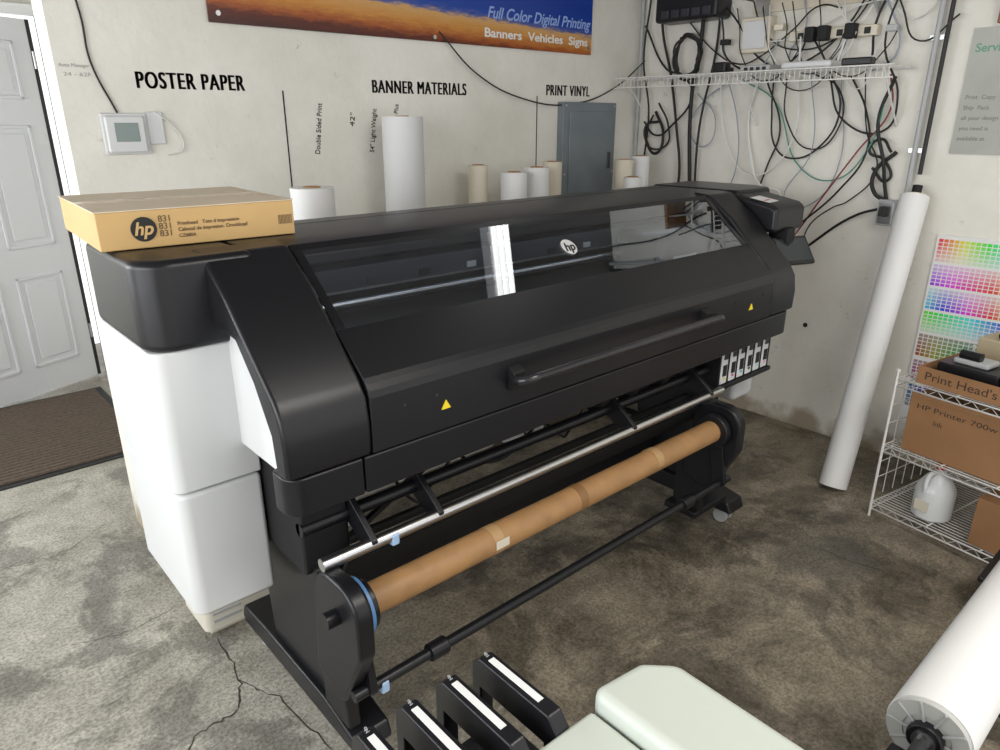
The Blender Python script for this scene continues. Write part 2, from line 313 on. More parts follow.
ts=box('touch_screen',P,(-.10,-.010,-.07),(.10,.010,.07),BLKG,.008); ts.location=(3.06,1.47,1.20); ts.rotation_euler=(R(-38),0,R(-20))
td=box('touch_display',P,(-.085,-.0115,-.055),(.085,-.010,.055),SCR); td.location=ts.location; td.rotation_euler=ts.rotation_euler
box('screen_bracket',P,(3.03,1.48,1.20),(3.09,1.58,1.30),BLKM,.01)
box('cartridge_tray',P,(2.55,1.46,.655),(2.99,1.80,.675),BLK,.004); box('cartridge_backing',P,(2.55,1.66,.675),(2.99,1.80,.87),BLKM)
INKC=[mat('ink_yellow',(.75,.6,.05),.5),mat('ink_magenta',(.6,.05,.25),.5),mat('ink_cyan',(.05,.4,.6),.5),INK,mat('ink_lt_cyan',(.3,.6,.7),.5),mat('ink_lt_magenta',(.7,.35,.5),.5)]
for i in range(6):
    x=2.575+i*.068
    box(f'ink_cartridge_{i}',P,(x,1.47,.678),(x+.05,1.68,.835),WHT,.006); box(f'cartridge_label_{i}',P,(x+.010,1.468,.715),(x+.040,1.471,.765),INK); box(f'cartridge_colour_{i}',P,(x+.018,1.468,.70),(x+.032,1.471,.710),INKC[i]); box(f'cartridge_latch_{i}',P,(x+.012,1.465,.79),(x+.038,1.472,.825),DKM,.002)
for i in range(7): box(f'bay_divider_{i}',P,(2.561+i*.068,1.473,.675),(2.572+i*.068,1.68,.845),BLKM)
box('chassis',P,(.70,1.55,.86),(2.98,2.10,1.10),BLKM,.01)
box('chassis_beam',P,(.80,1.62,.78),(2.60,1.72,.86),BLKM,.01)
cyl('output_bar',P,(.66,1.42,.69),(2.50,1.42,.69),.018,ALU)
cyl('output_bar_rear',P,(.66,1.53,.74),(2.55,1.53,.74),.020,BLK)
cyl('tension_roller',P,(.68,1.52,.60),(2.5,1.52,.60),.028,BLK)
prism('deflector_plate',P,[(1.43,.655),(1.49,.56),(1.50,.565),(1.44,.66)],'x',.74,2.42,BLKM)
cyl('takeup_core',P,(.735,1.35,.58),(2.335,1.35,.575),.044,KRAFT,40,hollow=.038)
for i,x in enumerate((1.15,1.52,1.93)): 
    cyl(f'tape_patch_{i}',P,(x,1.35,.579),(x+.035,1.35,.579),.0446,[mat('tape_mid',(.45,.28,.13),.4),mat('tape_dark',(.25,.13,.05),.5),mat('tape_mid',(.42,.26,.12),.4)][i],40)
prism('core_label',P,[(1.3045,.572),(1.3045,.600),(1.306,.600),(1.306,.572)],'x',1.15,1.20,PAPC)
cyl('takeup_spindle',P,(.62,1.35,.58),(2.45,1.35,.575),.022,BLK)
for s,x0,x1 in (('left',.655,.705),('right',2.38,2.43)):
    prism(f'takeup_housing_{s}',P,rpoly([(1.25,.50,.06),(1.25,.68,.08),(1.46,.68,.08),(1.50,.32,.04),(1.36,.28,.04)]),'x',x0,x1,BLK,.012)
cyl('takeup_ring_left',P,(.71,1.35,.58),(.722,1.35,.58),.078,BLU,40); cyl('takeup_flange_left',P,(.705,1.35,.58),(.74,1.35,.58),.070,BLK,40,bev=.004)
cyl('takeup_flange_right',P,(2.335,1.35,.575),(2.37,1.35,.575),.072,BLK,40,bev=.006)
cyl('takeup_loop_rod',P,(.66,1.31,.345),(2.44,1.31,.345),.016,BLK)
for s,x in (('left',.70),('right',2.37)):
    prism(f'loop_arm_{s}',P,rpoly([(1.28,.33,.02),(1.34,.33,.02),(1.38,.56,.02),(1.32,.56,.02)]),'x',x,x+.02,BLK,.004)
    cyl(f'loop_collar_{s}',P,(x+.20*(1 if s=="left" else -1),1.31,.345),(x+.26*(1 if s=="left" else -1),1.31,.345),.026,BLK,bev=.004)
box('rod_clip_left',P,(.735,1.292,.315),(.76,1.325,.352),LBLU,.006); box('rod_clip_mid',P,(.86,1.40,.665),(.885,1.43,.70),LBLU,.006)
for i,x in enumerate((.80,1.02,1.9,2.4)):
    prism(f'bar_bracket_{i}',P,rpoly([(1.41,.672,.012),(1.40,.705,.012),(1.50,.78,.01),(1.60,.88,.01),(1.63,.86,.01),(1.55,.72,.02),(1.45,.667,.01)]),'x',x,x+.018,BLK,.003)
for i,x in enumerate((1.85,2.02,2.22)): cyl(f'roller_wheel_{i}',P,(x,1.58,.80),(x+.05,1.58,.80),.07,BLKM,bev=.008)
box('feed_guide',P,(1.75,1.60,.74),(2.5,1.68,.80),BLKM,.01)
cyl('brace_a',P,(.80,1.80,.40),(1.75,1.80,.86),.014,BLK); cyl('brace_b',P,(2.60,1.80,.40),(1.70,1.80,.86),.014,BLK)
cyl('brace_c',P,(.85,1.62,.80),(1.6,1.9,.66),.012,BLK); cyl('brace_d',P,(1.0,1.9,.62),(1.5,1.62,.84),.012,BLK)
cyl('rear_rod_upper',P,(.78,1.98,.66),(2.65,1.98,.66),.02,BLK); cyl('rear_spindle',P,(.78,2.05,.50),(2.65,2.05,.50),.025,BLKM)
cyl('mid_rod_a',P,(.78,1.72,.68),(2.62,1.72,.68),.013,BLK); cyl('mid_rod_b',P,(.78,1.66,.56),(2.62,1.66,.56),.016,BLKM); cyl('mid_rod_c',P,(.78,1.78,.76),(2.62,1.78,.76),.011,BLK)
cyl('rear_media_roll',P,(1.0,2.05,.50),(1.75,2.05,.50),.055,PAP,32)
tube('hose_a',P,[(1.0,1.7,.86),(1.1,1.66,.74),(1.35,1.68,.76),(1.5,1.7,.86)],.008,RUB); tube('hose_b',P,[(1.2,1.66,.86),(1.3,1.6,.70),(1.6,1.62,.72),(1.7,1.66,.86)],.006,RUB)
tube('hose_c',P,[(.95,1.62,.86),(1.05,1.58,.66),(1.2,1.7,.60),(1.4,1.75,.70),(1.55,1.7,.86)],.005,RUB); tube('hose_d',P,[(1.6,1.7,.86),(1.7,1.6,.68),(1.9,1.7,.62),(2.1,1.72,.78)],.005,RUB)
box('stand_crossbeam',P,(.78,1.82,.24),(2.64,1.90,.34),BLK,.008)
for s,x in (('left',.68),('right',2.60)):
    prism(f'leg_{s}',P,[(1.50,.12),(1.90,.12),(1.95,.62),(1.95,.86),(1.56,.86),(1.53,.55)],'x',x+.02,x+.09,BLK,.01)
    prism(f'foot_{s}',P,[(1.36,.075),(2.12,.075),(2.14,.10),(2.12,.15),(1.95,.16),(1.55,.16),(1.38,.125)],'x',x,x+.12,BLK,.01)
    prism(f'takeup_support_{s}',P,[(1.40,.14),(1.54,.14),(1.54,.36),(1.48,.50),(1.40,.52),(1.42,.34)],'x',x+.005 if s=='left' else x-.20,x+.045 if s=='left' else x-.16,BLK,.008)
    for k,y in enumerate((1.43,2.06)):
        cyl(f'caster_wheel_{s}_{k}a',P,(x+.03,y,.034),(x+.05,y,.034),.034,LGRY,24,bev=.004); cyl(f'caster_wheel_{s}_{k}b',P,(x+.07,y,.034),(x+.09,y,.034),.034,LGRY,24,bev=.004)
        box(f'caster_fork_{s}_{k}',P,(x+.035,y-.02,.04),(x+.085,y+.02,.08),WHT if s=='right' else BLK,.004)
box('takeup_crossfoot_right',P,(2.37,1.40,.13),(2.62,1.56,.16),BLK,.006)

wb=empty('waste_container')
prism('bin_body',wb,rpoly([(.57,2.21,.03),(.84,2.21,.03),(.84,2.45,.03),(.57,2.45,.03)]),'z',.02,.40,mat('bin_white',(.7,.66,.56),.45),.008)
for i in range(7): box(f'vent_{i}',wb,(.60,2.206,.06+i*.03),(.70,2.211,.068+i*.03),LGRY)
box('bin_lid',wb,(.56,2.20,.40),(.85,2.46,.425),PAPC,.008); box('bin_foot',wb,(.59,2.23,0),(.82,2.43,.02),PAPC,.004)

# ---------------------------------------------------------------- carton on printer
cb=empty('cardboard_carton',(.412,1.90,1.449),R(-3))
box('carton_body',cb,(-.008,0,0),(.485,.50,.092),CARDL,.003)
box('carton_lid_top',cb,(-.010,-.002,.092),(.487,.502,.095),CARDT,.001)
box('carton_tape',cb,(-.008,.22,.095),(.485,.28,.0954),mat('clear_tape',(.62,.48,.30),.25))
CINK=mat('carton_ink',(.14,.08,.035),.6)
cyl('carton_logo',cb,(.095,-.001,.047),(.095,-.003,.047),.030,INK,40); text('carton_logo_text',cb,'hp',(.093,-.0035,.034),(R(90),0,0),.044,CARDL,.001,.25,align='CENTER',ext=.0003)
for i,(s,x,z,sz) in enumerate([('831',.130,.062,.022),('831',.130,.044,.022),('831',.130,.026,.022),('Printhead   Tete d impression',.175,.050,.013),('Cabezal de impresion  Druckkopf',.175,.035,.013),('CZ680A',.175,.020,.012)]): text(f'carton_text_{i}',cb,s,(x,-.0012,z),(R(90),0,0),sz,CINK,.0002,ext=.0002)
wires('carton_barcode',cb,[[(.44+i*.004,-.001,.03),(.44+i*.004,-.001,.055)] for i in range(10)],.0008,CINK)

# ---------------------------------------------------------------- back wall things
WR=(R(90),0,0)
wt=empty('wall_lettering')
def wtext(s,x0,x1,z,h):
    # stencilled lettering, repeated a hair apart for the heavy stroke
    for k,dx in enumerate((-.003,-.001,.001,.003)): text(f'label_{s.split()[0].lower()}_{k}',wt,s,(x0+dx,3.0793,z),WR,h/.70,INK,0,w=x1-x0,ext=.0004,sp=1.15)
wtext('POSTER PAPER',.885,1.305,1.865,.060); wtext('BANNER MATERIALS',1.93,2.50,1.872,.058); wtext('PRINT VINYL',3.10,3.47,1.885,.058)
HR=lambda a:(R(90),R(-90+a),0)
for i,(s,x,z,l) in enumerate([('Double Sided Print',1.63,1.60,.22),('42"',1.82,1.72,.06),('54" Light Weight',1.92,1.60,.20),('Mesh Plus',2.06,1.71,.11)]):
    for k in (0,1): text(f'hand_label_{i}_{k}',wt,s,(x+k*.0015,3.0793,z),HR(8),.034,INK,0,w=l,ext=.0004)
PEN=mat('pencil',(.35,.35,.33),.8)
text('hand_note',wt,'Auto Manager',(.635,3.0793,1.93),WR,.018,PEN,w=.1,ext=.0004); text('hand_note_b',wt,'24 - 62F',(.645,3.0793,1.90),WR,.018,PEN,w=.09,ext=.0004)
box('divider_line_1',wt,(1.475,3.078,1.40),(1.481,3.081,1.87),INK); box('divider_line_2',wt,(3.025,3.078,1.35),(3.031,3.081,1.88),INK)
th=empty('thermostat')
box('back_plate',th,(.735,3.065,1.625),(.90,3.081,1.775),WHT,.006); box('body',th,(.745,3.05,1.632),(.885,3.066,1.765),WHT,.008); box('display',th,(.775,3.048,1.672),(.86,3.051,1.74),LCD,.002)
box('junction_cover',th,(.90,3.07,1.66),(.96,3.081,1.78),WHT,.004)
tube('thermostat_cable',th,[(.80,3.074,1.775),(.74,3.074,1.95),(.735,3.074,2.10),(.67,3.074,2.5),(.66,3.074,3.0)],.0035,INK)
tube('thermostat_loop',th,[(.93,3.07,1.78),(1.0,3.07,1.72),(1.02,3.07,1.64),(.96,3.07,1.62)],.003,WHC)
def bannermat():
    m=bpy.data.materials.new('banner_print'); m.use_nodes=True; nt=m.node_tree; b=nt.nodes['Principled BSDF']; b.inputs['Roughness'].default_value=.35
    g=nt.nodes.new('ShaderNodeTexCoord'); s=nt.nodes.new('ShaderNodeSeparateXYZ'); nt.links.new(g.outputs['Object'],s.inputs[0])
    n=nt.nodes.new('ShaderNodeTexNoise'); n.inputs['Scale'].default_value=12; n.inputs['Detail'].default_value=12; n.inputs['Roughness'].default_value=.8
    mp=nt.nodes.new('ShaderNodeMapping'); mp.inputs['Scale'].default_value=(1,1,6); nt.links.new(g.outputs['Object'],mp.inputs[0]); nt.links.new(mp.outputs[0],n.inputs['Vector'])
    a=nt.nodes.new('ShaderNodeMath'); a.operation='MULTIPLY_ADD'; a.inputs[1].default_value=.12; nt.links.new(n.outputs['Fac'],a.inputs[0]); nt.links.new(s.outputs['Z'],a.inputs[2])
    xx=nt.nodes.new('ShaderNodeMath'); xx.operation='MULTIPLY_ADD'; xx.inputs[1].default_value=.035; nt.links.new(s.outputs['X'],xx.inputs[0]); nt.links.new(a.outputs[0],xx.inputs[2])
    mr=nt.nodes.new('ShaderNodeMapRange'); mr.inputs['From Min'].default_value=2.23; mr.inputs['From Max'].default_value=2.83; nt.links.new(xx.outputs[0],mr.inputs['Value'])
    r=nt.nodes.new('ShaderNodeValToRGB'); e=r.color_ramp.elements; e[0].position=0; e[0].color=(.05,.008,.004,1); e[1].position=1; e[1].color=(.01,.07,.42,1)
    for p,c in ((.06,(.10,.015,.006)),(.11,(.36,.09,.015)),(.18,(.55,.24,.045)),(.26,(.60,.34,.12)),(.285,(.10,.12,.30)),(.32,(.006,.05,.33)),(.5,(.004,.035,.28))):
        q=e.new(p); q.color=(*c,1)
    nt.links.new(mr.outputs[0],r.inputs['Fac']); nt.links.new(r.outputs['Color'],b.inputs['Base Color']); return m
bs=empty('banner_sign')
box('banner',bs,(1.19,3.066,2.115),(3.46,3.072,2.85),bannermat(),.001)
text('banner_line_1',bs,'Full Color Digital Printing',(2.64,3.0645,2.250),WR,.078,mat('banner_pale',(.30,.42,.75),.4),.0012,.3,w=.80,ext=.0004)
text('banner_line_2',bs,'Banners  Vehicles  Signs',(2.62,3.0645,2.160),WR,.060,PAP,.0012,w=.80,ext=.0004)
text('banner_line_0',bs,'Graphics',(2.4,3.0645,2.46),WR,.3,YEL,.003,.3,w=1.0)
for i,(x,z) in enumerate([(1.23,2.15),(3.43,2.15),(2.3,2.135)]): cyl(f'grommet_{i}',bs,(x,3.062,z),(x,3.066,z),.010,ALU,20)
box('hang_batten',bs,(1.19,3.072,2.2),(3.46,3.08,2.25),PAP)
ep=empty('electrical_panel')
box('cover',ep,(3.20,3.03,1.02),(3.68,3.081,1.85),GRY,.004); box('door_leaf',ep,(3.25,3.02,1.08),(3.63,3.032,1.80),GRY,.005); box('latch',ep,(3.60,3.012,1.46),(3.625,3.022,1.56),DKM,.003)
for i,(x,z) in enumerate([(3.22,1.83),(3.66,1.83),(3.22,1.44),(3.66,1.44)]): cyl(f'screw_{i}',ep,(x,3.026,z),(x,3.03,z),.007,ALU,12)
def roll(x,y,h,r,m=PAP,core=.035):
    e=empty('paper_roll')
    cyl('roll_body',e,(x,y,.0),(x,y,h),r,m,36,hollow=core,bev=0)
    cyl('core',e,(x,y,h*.9),(x,y,h+.004),core,KRAFT,24,hollow=core*.85)
ROLLW=mat('roll_paper_shade',(.66,.66,.66),.6)  # greyer paper for one roll, its slight shade put into the colour
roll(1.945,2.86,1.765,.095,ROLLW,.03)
roll(1.34,2.62,1.50,.085,PAP); roll(2.43,2.90,1.53,.05,PAPC,.03); roll(2.52,2.72,1.50,.068,PAP); roll(2.71,2.75,1.515,.068,PAP); roll(2.94,2.86,1.53,.055,PAPC,.03)
roll(3.50,2.80,1.525,.055,PAPC,.03); roll(3.68,2.82,1.54,.06,PAP); roll(3.36,2.62,1.44,.05,PAP)

# ---------------------------------------------------------------- right wall
ws=empty('wire_wall_shelf')
segs=[]
for k in range(61):
    y=1.42+k*.0265; segs.append([(3.93,y,1.99),(3.66,y,1.99),(3.65,y,1.985),(3.65,y,1.935)])
wires('cross_wires',ws,segs,.0018,WIRE)
wires('long_wires',ws,[[(x,1.40,z),(x,3.03,z)] for x,z in ((3.65,1.99),(3.65,1.935),(3.75,1.987),(3.84,1.987),(3.93,1.987))],.0038,WIRE)
wires('brackets',ws,[[(3.66,y,1.98),(3.94,y,1.72)] for y in (1.45,2.2,2.95)],.005,WIRE)
def simple(name,lo,hi,m,bev=.01): 
    e=empty(name); box('body',e,lo,hi,m,bev); return e
e=simple('network_router',(3.70,1.72,1.995),(3.86,1.98,2.03),WHT,.015); cyl('antenna_a',e,(3.84,1.75,2.03),(3.86,1.73,2.16),.006,WHT,12); cyl('antenna_b',e,(3.84,1.95,2.03),(3.86,1.97,2.16),.006,WHT,12)
e=simple('power_adapter',(3.68,1.52,1.995),(3.74,1.66,2.03),BLK,.008); box('plug_a',e,(3.75,1.55,1.995),(3.8,1.60,2.03),BLKM,.004)
e=simple('power_adapter',(3.70,2.30,1.995),(3.76,2.38,2.05),BLK,.008); box('cord_grip',e,(3.72,2.27,2.0),(3.74,2.30,2.02),BLKM)
e=simple('network_switch',(3.72,2.05,1.995),(3.88,2.22,2.025),LGRY,.006)
for i in range(4): box(f'port_{i}',e,(3.717,2.07+i*.035,2.0),(3.721,2.09+i*.035,2.015),INK)
e=simple('power_strip',(3.885,1.60,2.14),(3.94,2.05,2.19),PAPC,.008)
for i in range(6): box(f'socket_{i}',e,(3.882,1.63+i*.068,2.15),(3.886,1.66+i*.068,2.18),INK)
for i in (1,3,4): box(f'adapter_{i}',e,(3.83,1.62+i*.068,2.13),(3.884,1.67+i*.068,2.20),BLKM,.006)
e=simple('phone_terminal_box',(3.88,2.16,2.10),(3.94,2.34,2.28),PAPC,.008); box('terminal_cover',e,(3.872,2.18,2.12),(3.881,2.32,2.26),WHT,.004)
e=simple('wall_mounted_power_supply',(3.78,2.44,2.29),(3.94,2.86,2.55),BLK,.02)
for i in range(5): box(f'socket_{i}',e,(3.776,2.48+i*.07,2.31),(3.781,2.53+i*.07,2.35),DKM,.002)
e=empty('wood_wall_shelf'); box('board',e,(3.72,1.55,2.36),(3.94,2.30,2.38),WOOD,.002); box('cleat',e,(3.92,1.55,2.30),(3.94,2.30,2.36),PAPC,.002)
for i,y in enumerate((1.62,2.2)): prism(f'bracket_{i}',e,[(3.74,2.36),(3.93,2.36),(3.93,2.24)],'y',y,y+.01,LGRY)
e=simple('parts_box',(3.74,1.9,2.381),(3.90,2.2,2.52),CARDT,.004); box('tape',e,(3.735,2.03,2.42),(3.74,2.07,2.52),TAPE)
e=simple('wood_wall_block',(3.90,.95,2.15),(3.94,1.10,2.42),WOOD,.003); box('hook',e,(3.88,1.01,2.2),(3.90,1.03,2.25),ALU)
e=empty('cable_coil')
pts=[]
for i in range(60):
    a=i*.55; pts.append((3.86+random.uniform(-.03,.02),2.66+.085*math.cos(a)*random.uniform(.85,1.1),2.10+.12*math.sin(a)*random.uniform(.85,1.1)))
tube('coil',e,pts,.006,RUB)
cables=empty('cable_bundle')
def cab(pts,m,r=.005,x=3.90): tube('cable',cables,[(x+random.uniform(-.02,.02),y,z) for y,z in pts],r,m)
cab([(3.02,2.98),(2.98,2.5),(3.0,2.1),(2.93,1.8),(2.97,1.5)],INK,.006); cab([(2.9,2.98),(2.88,2.3),(2.80,2.0),(2.72,1.7),(2.68,1.45),(2.7,1.2)],INK,.008)
cab([(3.05,2.98),(3.05,1.2)],LGRY,.012,3.92); cab([(2.62,2.98),(2.60,2.2),(2.62,1.9),(2.58,1.3)],INK,.012); cab([(2.55,2.98),(2.50,2.2),(2.55,1.7),(2.56,1.3)],INK,.007)
cab([(3.0,2.3),(2.85,2.05),(2.7,2.0),(2.62,1.9),(2.75,1.72),(2.9,1.66),(2.98,1.74)],INK,.006)
cab([(2.9,1.8),(2.82,1.66),(2.85,1.55),(2.93,1.6),(2.95,1.72),(2.88,1.74)],INK,.009)
cab([(2.86,1.85),(2.78,1.72),(2.80,1.6),(2.9,1.58),(2.97,1.66),(2.90,1.78)],INK,.006)
cab([(2.7,2.3),(2.5,2.12),(2.35,2.05),(2.2,2.08),(2.05,2.2),(1.9,2.3),(1.8,2.28)],INK,.004); cab([(2.4,2.35),(2.3,2.2),(2.1,2.15),(1.9,2.2),(1.7,2.28),(1.5,2.3)],WHC,.004)
cab([(2.2,1.96),(2.25,1.8),(2.2,1.55),(2.12,1.4),(2.0,1.35),(2.2,1.2)],WHC,.007); cab([(2.15,1.96),(2.05,1.7),(2.1,1.5),(2.15,1.3)],INK,.005)
cab([(2.05,1.96),(2.0,1.75),(1.85,1.6),(1.72,1.72),(1.75,1.9),(1.9,1.98)],INK,.004); cab([(1.95,2.2),(1.8,1.98),(1.72,1.8),(1.8,1.62),(1.95,1.55),(2.05,1.6),(2.1,1.8),(2.12,2.0)],INK,.005)
cab([(1.7,1.96),(1.6,1.8),(1.55,1.6),(1.66,1.4),(1.85,1.2),(2.0,1.05),(2.15,.98)],INK,.005); cab([(1.5,1.96),(1.48,1.8),(1.6,1.6),(1.75,1.35),(1.9,1.1),(2.1,.85)],RED,.004)
cab([(1.8,1.96),(1.7,1.75),(1.5,1.7),(1.45,1.85),(1.55,2.1),(1.5,2.4)],INK,.005); cab([(2.3,1.96),(2.1,1.85),(1.9,1.5),(1.7,1.45),(1.55,1.6),(1.5,1.9)],GREENC,.0035)
cab([(2.6,1.9),(2.45,1.75),(2.5,1.6),(2.62,1.7),(2.55,1.85),(2.4,1.95)],GREYC,.004); cab([(1.48,1.95),(1.52,1.75),(1.46,1.55),(1.44,1.42),(1.40,1.30)],INK,.009)
cab([(1.42,1.33),(1.55,1.28),(1.75,1.12),(1.95,.92),(2.1,.82),(2.3,.85)],INK,.007); cab([(1.42,1.60),(1.5,1.5),(1.48,1.40),(1.42,1.36)],INK,.010)
cab([(1.45,2.98),(1.5,2.5),(1.62,2.2),(1.6,2.05)],INK,.006); cab([(1.3,2.35),(1.45,2.2),(1.6,2.3),(1.7,2.2),(1.85,2.35)],WHC,.004); cab([(1.25,2.2),(1.4,2.1),(1.5,2.25),(1.6,2.45)],INK,.004)
cab([(1.9,1.98),(1.84,1.6),(1.95,1.3),(1.8,1.32),(1.7,1.5),(1.75,1.95)],GREYC,.003); cab([(2.45,2.0),(2.35,1.6),(2.2,1.45),(2.05,1.5),(1.95,1.7),(1.98,1.97)],WHC,.004)
cab([(2.3,2.4),(2.2,2.2),(2.0,2.1),(1.8,2.15),(1.6,2.4)],INK,.004); cab([(1.7,2.4),(1.55,2.25),(1.5,2.05),(1.6,1.98)],GREYC,.005)
cab([(1.62,1.97),(1.58,1.7),(1.50,1.5),(1.6,1.35),(1.7,1.3),(1.8,1.2),(1.85,1.0),(2.0,.9)],INK,.0035)
cab([(2.5,2.4),(2.35,2.25),(2.25,2.1),(2.1,2.02),(1.9,2.06),(1.75,2.2),(1.65,2.38)],INK,.005); cab([(1.52,1.52),(1.44,1.46),(1.47,1.56),(1.54,1.60),(1.50,1.66),(1.43,1.60)],INK,.007)
cab([(2.0,2.35),(1.98,2.2),(2.05,2.08),(1.98,2.0)],GREYC,.004); cab([(2.4,1.98),(2.3,1.75),(2.28,1.5),(2.35,1.3)],GREYC,.004)
for k in range(9):
    ya=random.uniform(1.5,2.3); yb=ya+random.uniform(.15,.5); d=random.uniform(.1,.25)
    cab([(ya,2.16),(ya+.03,2.08),((ya+yb)/2,2.14-d),(yb-.02,2.10),(yb,2.22),(yb+.03,2.33)],[INK,INK,WHC,INK,GREYC][k%5],random.choice((.003,.004,.005)),3.87)
tube('sign_wire',cables,[(2.32,3.055,2.16),(2.55,3.05,1.98),(2.9,3.05,1.86),(3.3,3.05,1.84),(3.7,3.05,1.95),(3.9,3.0,2.1)],.004,RUB)
for i,(y,z) in enumerate([(2.08,2.2),(2.4,2.15),(1.5,2.15)]): box(f'inline_plug_{i}',cables,(3.86,y,z),(3.90,y+.05,z+.03),[PAPC,INK,LGRY][i],.005)
cd=empty('electrical_conduit')
cyl('pipe',cd,(3.90,1.33,1.40),(3.90,1.33,3.0),.013,LGRY); cyl('pipe_dark',cd,(3.89,1.285,1.5),(3.89,1.285,3.0),.010,RUB)
box('outlet_box',cd,(3.88,1.36,1.24),(3.94,1.45,1.37),LGRY,.006); box('outlet_face',cd,(3.875,1.37,1.25),(3.881,1.44,1.36),ALU,.003); box('plug',cd,(3.83,1.385,1.29),(3.876,1.425,1.34),RUB,.006)
for i,z in enumerate((1.6,2.1,2.6)): box(f'strap_{i}',cd,(3.90,1.30,z),(3.94,1.36,z+.02),ALU)
cyl('wall_hole_dark',cd,(3.936,1.75,.63),(3.9385,1.75,.63),.013,INK,20)  # black disc for a wall hole, its inner shade put into the colour
po=empty('services_poster')
box('sheet',po,(3.93,.55,1.60),(3.941,1.19,2.14),mat('poster_grey',(.42,.43,.38),.4,var=.2,scale=3),.001)
box('photo_area',po,(3.928,.60,1.88),(3.931,1.0,2.0),mat('poster_photo',(.12,.2,.08),.5,c2=(.5,.42,.2),scale=12))
text('poster_title',po,'Services',(3.9295,1.17,2.04),(R(90),0,R(-90)),.05,mat('poster_title',(.12,.3,.2),.5),.001,ext=.0003)
for i in range(5): text(f'poster_line_{i}',po,['Print  Copy','Ship  Pack','all your design','you need is','available at'][i],(3.9295,1.17,1.84-i*.045),(R(90),0,R(-90)),.026,mat('poster_text',(.15,.17,.12),.5),ext=.0003)
ccx=empty('colour_swatch_chart')
box('chart_sheet',ccx,(3.925,.58,.22),(3.9398,1.16,1.22),PAP,.001)
V=[];F=[];C=[]
for bi,(z1,z0,hb) in enumerate([(1.205,1.09,.0),(1.08,.97,.75),(.96,.85,.55),(.84,.73,.3),(.72,.60,.05),(.58,.47,.9),(.45,.32,.6)]):
    for c_ in range(24):
        for r_ in range(6):
            hh=(hb+c_/24*(.55 if bi%2 else .9))%1; s_=.2+.6*(r_/5 if bi%3 else (5-r_)/5); v_=(.85 if bi<4 else .55)
            y=1.15-c_*.023; z=z1-(z1-z0)*(r_+1)/6; n=len(V)
            V+=[(3.9245,y,z),(3.9245,y-.019,z),(3.9245,y-.019,z+(z1-z0)/6-.004),(3.9245,y,z+(z1-z0)/6-.004)]; F.append((n,n+1,n+2,n+3)); rgb=colorsys.hsv_to_rgb(hh,s_,v_); C.append(tuple(q**1.8 for q in rgb))
me=mesh('swatches',V,F); ca=me.color_attributes.new('swatch','FLOAT_COLOR','CORNER')
for i,c_ in enumerate(C):
    for k in range(4): ca.data[i*4+k].color=(*c_,1)
sm=bpy.data.materials.new('swatch_ink'); sm.use_nodes=True; at=sm.node_tree.nodes.new('ShaderNodeVertexColor'); at.layer_name='swatch'; sm.node_tree.links.new(at.outputs[0],sm.node_tree.nodes['Principled BSDF'].inputs['Base Color'])
add('swatches',me,ccx,sm)
lt=empty('leaning_media_tube')
cyl('tube_body',lt,(3.34,1.22,.012),(3.84,1.27,1.40),.066,PAP,40,hollow=.06); cyl('tube_core',lt,(3.83,1.269,1.37),(3.843,1.2703,1.408),.05,PAPC,32,hollow=.045); cyl('tube_plug',lt,(3.843,1.2703,1.40),(3.858,1.272,1.45),.022,BLKM,24)

# ---------------------------------------------------------------- wire rack with boxes (turned slightly off the wall)
RK=[]
rk=empty('wire_rack'); RK.append(rk)
x0,x1,y0,y1=3.22,3.86,.28,.97
for lv,z in enumerate((.07,.365,.685)):
    segs=[[(x0+(x1-x0)*i/26,y0,z),(x0+(x1-x0)*i/26,y1,z)] for i in range(27)]
    wires(f'shelf_wires_{lv}',rk,segs,.0018,WIRE)
    wires(f'shelf_rails_{lv}',rk,[[(x0,y0,z+d),(x0,y1,z+d),(x1,y1,z+d),(x1,y0,z+d),(x0,y0,z+d)] for d in (0,-.03)]+[[(x0,y,z),(x1,y,z)] for y in (.5,.72)],.004,WIRE)
    wires(f'shelf_zigzag_{lv}',rk,[[(x0,y0+(y1-y0)*i/20,z if i%2 else z-.03) for i in range(21)],[(x0+(x1-x0)*i/20,y1,z if i%2 else z-.03) for i in range(21)]],.0015,WIRE)
for i,(x,y) in enumerate([(x0,y0),(x0,y1),(x1,y0),(x1,y1)]): cyl(f'post_{i}',rk,(x,y,0),(x,y,.72),.006,WIRE,16); cyl(f'cap_{i}',rk,(x,y,.72),(x,y,.73),.009,WIRE,16)
wires('end_grid',rk,[[(x0+(x1-x0)*i/8,y1,.1),(x0+(x1-x0)*i/8,y1,.68)] for i in range(1,8)]+[[(x0,y1,z),(x1,y1,z)] for z in (.2,.28,.47,.56,.64)],.002,WIRE)
RT=(R(90),0,R(-90))
BR=mat('marker_ink',(.05,.03,.02),.7)
e=empty('cardboard_box'); RK.append(e)
box('box_body',e,(3.25,.42,.369),(3.60,.91,.625),CARD,.003); box('flap_a',e,(3.25,.42,.625),(3.255,.91,.64),CARD); text('marker_a',e,'HP Printer 700w',(3.2493,.88,.575),RT,.032,BR,.0,w=.32,ext=.0002); text('marker_b',e,'Ink',(3.2493,.80,.52),RT,.032,BR,.0,ext=.0002)
box('box_tape',e,(3.25,.64,.625),(3.60,.69,.627),TAPE)
e=empty('cardboard_box'); RK.append(e)
for k,(a,b) in enumerate([((3.24,.38,.689),(3.245,.90,.765)),((3.57,.38,.689),(3.575,.90,.765)),((3.245,.38,.689),(3.57,.385,.765)),((3.245,.895,.689),(3.57,.90,.765)),((3.245,.385,.689),(3.57,.895,.694))]): box(f'panel_{k}',e,a,b,CARD,.001)
text('marker_c',e,"Print Head's",(3.2393,.87,.712),RT,.05,BR,.0,w=.28,ext=.0002)
